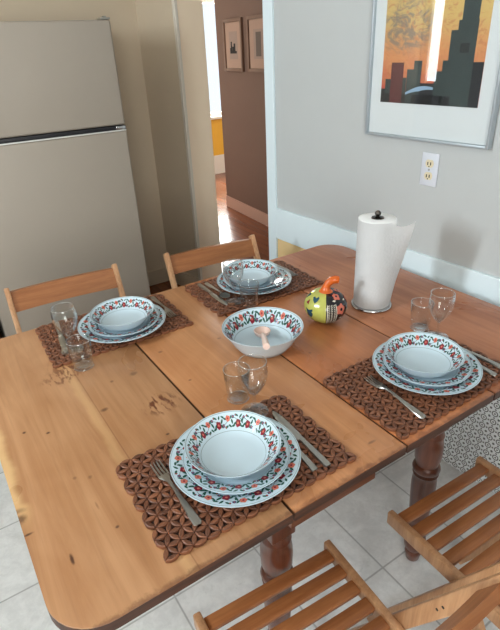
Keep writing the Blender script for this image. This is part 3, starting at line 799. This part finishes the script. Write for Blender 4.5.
# loose sheet: leaves the roll on the right and sticks out more toward the top
bm = bmesh.new(); n, mz = 28, 14; rows = []
aL = math.atan2(-.551, .833)-PI/2+math.radians(8)          # where the loose sheet parts from the roll
rr = RR+.0012
for j in range(mz+1):
    h = j/mz; row = []
    for i in range(n+1):
        u = i/n; sArc = -.16+u*(.16+.056+.036)                 # length along the sheet from the parting line
        arc = Vector((math.cos(aL+sArc/rr), math.sin(aL+sArc/rr)))*rr
        p0 = Vector((math.cos(aL), math.sin(aL)))*rr; tg_ = Vector((-math.sin(aL), math.cos(aL)))
        line = p0+tg_*sArc
        w = 0 if sArc <= 0 else min(1, h*1.02)**.9
        p = arc.lerp(line, w)
        dip = -.013*math.sin(PI*max(0, min(1, (sArc-.02)/.072)))*(h**5)
        row.append(bm.verts.new((p.x, p.y, .003+(HH-.0035)*h+dip+.0*u)))
    rows.append(row)
for a, b in zip(rows, rows[1:]):
    for i in range(n): bm.faces.new((a[i], a[i+1], b[i+1], b[i]))
bmesh.ops.solidify(bm, geom=list(bm.faces), thickness=-.0008)
obj('loose_sheet', bm, M['towel'], RL, angle=60)

# ------------------------------------------------------------------ things on the right wall (local frame: +x into room side is -X)
def wallframe(name, label, cat, y, z):
    t = thing(name, label, cat, (xw(y), y, z), math.atan(.0545)); return t
# framed skyline print: local y along wall, x negative = toward the room
y0, y1 = -.2425, .2425
PF = wallframe('framed_picture', 'silver framed painting of a city skyline at sunset hanging on the white wall', 'picture', .660, T+.442)
hp = .64
def frame_bm(w, h, f, t, x0=-.0005):
    bm = bmesh.new()
    bx(bm, x0-t, x0, -w, -w+f, 0, h, .002); bx(bm, x0-t, x0, w-f, w, 0, h, .002)
    bx(bm, x0-t, x0, -w+f, w-f, 0, f, .002); bx(bm, x0-t, x0, -w+f, w-f, h-f, h, .002); return bm
obj('frame', frame_bm(.2425, hp, .009, .024), M['silver'], PF)
bm = bmesh.new(); bx(bm, -.012, -.001, -.233, .233, .0095, hp-.0095); obj('mat_board', bm, M['board'], PF, False)
bm = bmesh.new(); bx(bm, -.0185, -.0165, -.233, .233, .0095, hp-.0095); obj('glazing', bm, M['pane'], PF, False)
# artwork: y from .19 (left as seen) down to -.18, z from .112 up
AR = bpy.data.objects.new('painting', None); 
bm = bmesh.new(); aw0, aw1, az0, az1 = -.182, .188, .112, .545
def flat(pts, mi, x=-.0135): quad(bm, [(x, a, b) for a, b in pts], mi)
bx(bm, -.0132, -.0121, aw0, aw1, az0, az1)
def bl(ya, yb, za, zb, mi, x): bx(bm, x, -.0131, min(ya, yb), max(ya, yb), za, zb, 0, mi)
bl(aw0, aw1, az0, az0+.028, 3, -.0136)
bl(.188, .172, az0, .155, 3, -.0138); bl(.172, .150, az0, .185, 1, -.0135); bl(.150, .100, az0, .235, 2, -.0137); bl(.100, .086, az0, .190, 1, -.0135); bl(.085, .060, az0, .215, 1, -.0137)
bl(.060, .030, az0, .240, 1, -.0135); bl(.03, -.02, az0, .175, 3, -.0136); bl(-.02, -.045, az0, .21, 1, -.0135); bl(-.045, -.062, az0, .24, 1, -.0136); bl(-.062, -.090, az0, .32, 1, -.0135); bl(-.084, -.148, az0, .345, 1, -.0138); bl(-.093, -.146, .345, .475, 1, -.0137); bl(-.100, -.142, .475, .505, 1, -.0136); bl(-.108, -.136, .505, .545, 1, -.0135)
bl(-.135, -.182, az0, .235, 3, -.0137); bl(-.098, -.128, .26, .285, 3, -.0139)
pts = []
for i in range(13):
    u = i/12; pts.append((.085-.105*u, .146+.012*math.sin(PI*u*.9)+.014*u))
bo = [(a, b-.014*(1-.5*abs(2*i/12-1))) for i, (a, b) in enumerate(pts)]
for i in range(12):
    flat([pts[i], pts[i+1], bo[i+1], bo[i]], 4, -.0142)
for f in bm.faces: pass
p = obj('painting', bm, [M['sky'], M['tower'], M['towerred'], M['towerdark'], M['river']], PF, False)
p['label'] = 'painted orange sky over dark towers'
bpy.data.objects.remove(AR)

OT = wallframe('wall_outlet', 'white two-socket wall outlet below the framed skyline painting', 'outlet', .624, T+.351)
bm = bmesh.new(); bx(bm, -.0055, -.0005, -.033, .033, -.0545, .0545, .002); obj('cover_plate', bm, M['outlet'], OT)
for s in (-1, 1):
    bm = bmesh.new(); 
    mt = Matrix.Translation((-.0065, 0, s*.0205)) @ Matrix.Rotation(PI/2, 4, 'Y')
    bmesh.ops.create_cone(bm, cap_ends=True, segments=28, radius1=.0155, radius2=.0155, depth=.003, matrix=mt)
    for v in bm.verts: v.co.z = max(min(v.co.z, s*.0205+.0125), s*.0205-.0125)
    rc = obj('receptacle', bm, M['ivory'], OT)
    bm = bmesh.new()
    bx(bm, -.0090, -.0079, -.0072, -.0040, s*.0205-.005, s*.0205+.005); bx(bm, -.0090, -.0079, .0040, .0072, s*.0205-.005, s*.0205+.005)
    bx(bm, -.0090, -.0079, -.0018, .0018, s*.0205-.011, s*.0205-.0075)
    obj('slots', bm, M['slot'], rc, False)
bm = bmesh.new(); bmesh.ops.create_cone(bm, cap_ends=True, segments=12, radius1=.003, radius2=.003, depth=.002, matrix=Matrix.Translation((-.0062, 0, 0)) @ Matrix.Rotation(PI/2, 4, 'Y'))
obj('screw', bm, M['steel'], OT)

# pictures on the brown hall wall
def hallpic(label, y, w, kind):
    xh = 2.212+(2.567-2.212)*y/4.245
    t = thing('framed_print', label, 'picture', (xh, y, T+.545), -math.atan(.0836), 'framed prints on the brown hall wall')
    h = .42
    obj('frame', frame_bm(w/2, h, .026, .022), M['darkframe'], t)
    bm = bmesh.new(); bx(bm, -.010, -.001, -w/2+.027, w/2-.027, .027, h-.027); obj('mount', bm, M['hallmat'], t, False)
    bm = bmesh.new(); iw = w*.22
    bx(bm, -.0112, -.0101, -iw, iw, .10, h-.10)
    if kind == 0:
        bx(bm, -.0122, -.0113, -iw*.8, iw*.8, .145, .165, 0, 1)
        for a, b, z in ((-.5, -.1, .225), (-.1, .25, .20), (.3, .6, .24), (.55, .8, .19)): bx(bm, -.0122, -.0113, iw*a, iw*b, .165, z, 0, 1)
    else:
        bx(bm, -.0122, -.0113, -iw*.6, iw*.5, .12, .30, 0, 2)
    obj('print', bm, [M['hallprint'], M['ink'], M['greyink']], t, False)
hallpic('brown framed print with a small black drawing on the hall wall, farther of two', 3.885, .36, 0)
hallpic('brown framed print on the hall wall partly cut by the kitchen doorway edge', 3.43, .36, 1)

# ------------------------------------------------------------------ light
def area(name, loc, rot, sx, sy, power, col=(1, 1, 1)):
    l = bpy.data.lights.new(name, 'AREA'); l.shape = 'RECTANGLE'; l.size = sx; l.size_y = sy; l.energy = power; l.color = col
    o = bpy.data.objects.new(name, l); COL.objects.link(o); o.location = loc; o.rotation_euler = rot; return o
area('daylight_window_left', (XL-.115, (W1[0]+W1[1])/2, (W1[2]+W1[3])/2), (0, -PI/2, 0), W1[3]-W1[2], W1[1]-W1[0], 82, (.88, .955, 1))
area('daylight_window_side', (XL-.115, (W2[0]+W2[1])/2, (W2[2]+W2[3])/2), (0, -PI/2, 0), W2[3]-W2[2], W2[1]-W2[0], 10, (.95, .98, 1))
area('fill_light_back', ((W_FILL[0]+W_FILL[1])/2, YN-.115, (W_FILL[2]+W_FILL[3])/2), (PI/2, 0, 0), W_FILL[1]-W_FILL[0], W_FILL[3]-W_FILL[2], 64, (1, .975, .93))  # added fill lamp, set in the invented back window
area('daylight_window_hall', ((W4[0]+W4[1])/2, 5.815, (W4[2]+W4[3])/2), (-PI/2, 0, 0), W4[1]-W4[0], W4[3]-W4[2], 210, (1, .98, .94))
w = bpy.data.worlds.new('overcast sky'); S.world = w; w.use_nodes = True
w.node_tree.nodes['Background'].inputs[0].default_value = (.85, .92, 1, 1); w.node_tree.nodes['Background'].inputs[1].default_value = 1.2

# ------------------------------------------------------------------ camera
cd = bpy.data.cameras.new('camera'); cam = bpy.data.objects.new('camera', cd); COL.objects.link(cam)
cd.sensor_fit = 'VERTICAL'; cd.sensor_height = 36; cd.lens = 509.0/630*36; cd.clip_start = .02
yaw, pit, rol = 1.0094, .4863, -.0483
fwd = Vector((math.cos(yaw)*math.cos(pit), math.sin(yaw)*math.cos(pit), -math.sin(pit)))
rt = Vector((math.sin(yaw), -math.cos(yaw), 0)); upv = rt.cross(fwd)
r2 = rt*math.cos(rol)+upv*math.sin(rol); u2 = upv*math.cos(rol)-rt*math.sin(rol)
mw = Matrix((r2, u2, -fwd)).transposed().to_4x4(); mw.translation = (-.2004, -.5114, .7472+T)
cam.matrix_world = mw; S.camera = cam
S.view_settings.view_transform = 'Standard'; S.view_settings.look = 'None'; S.view_settings.gamma = 1; S.view_settings.exposure = 0.0
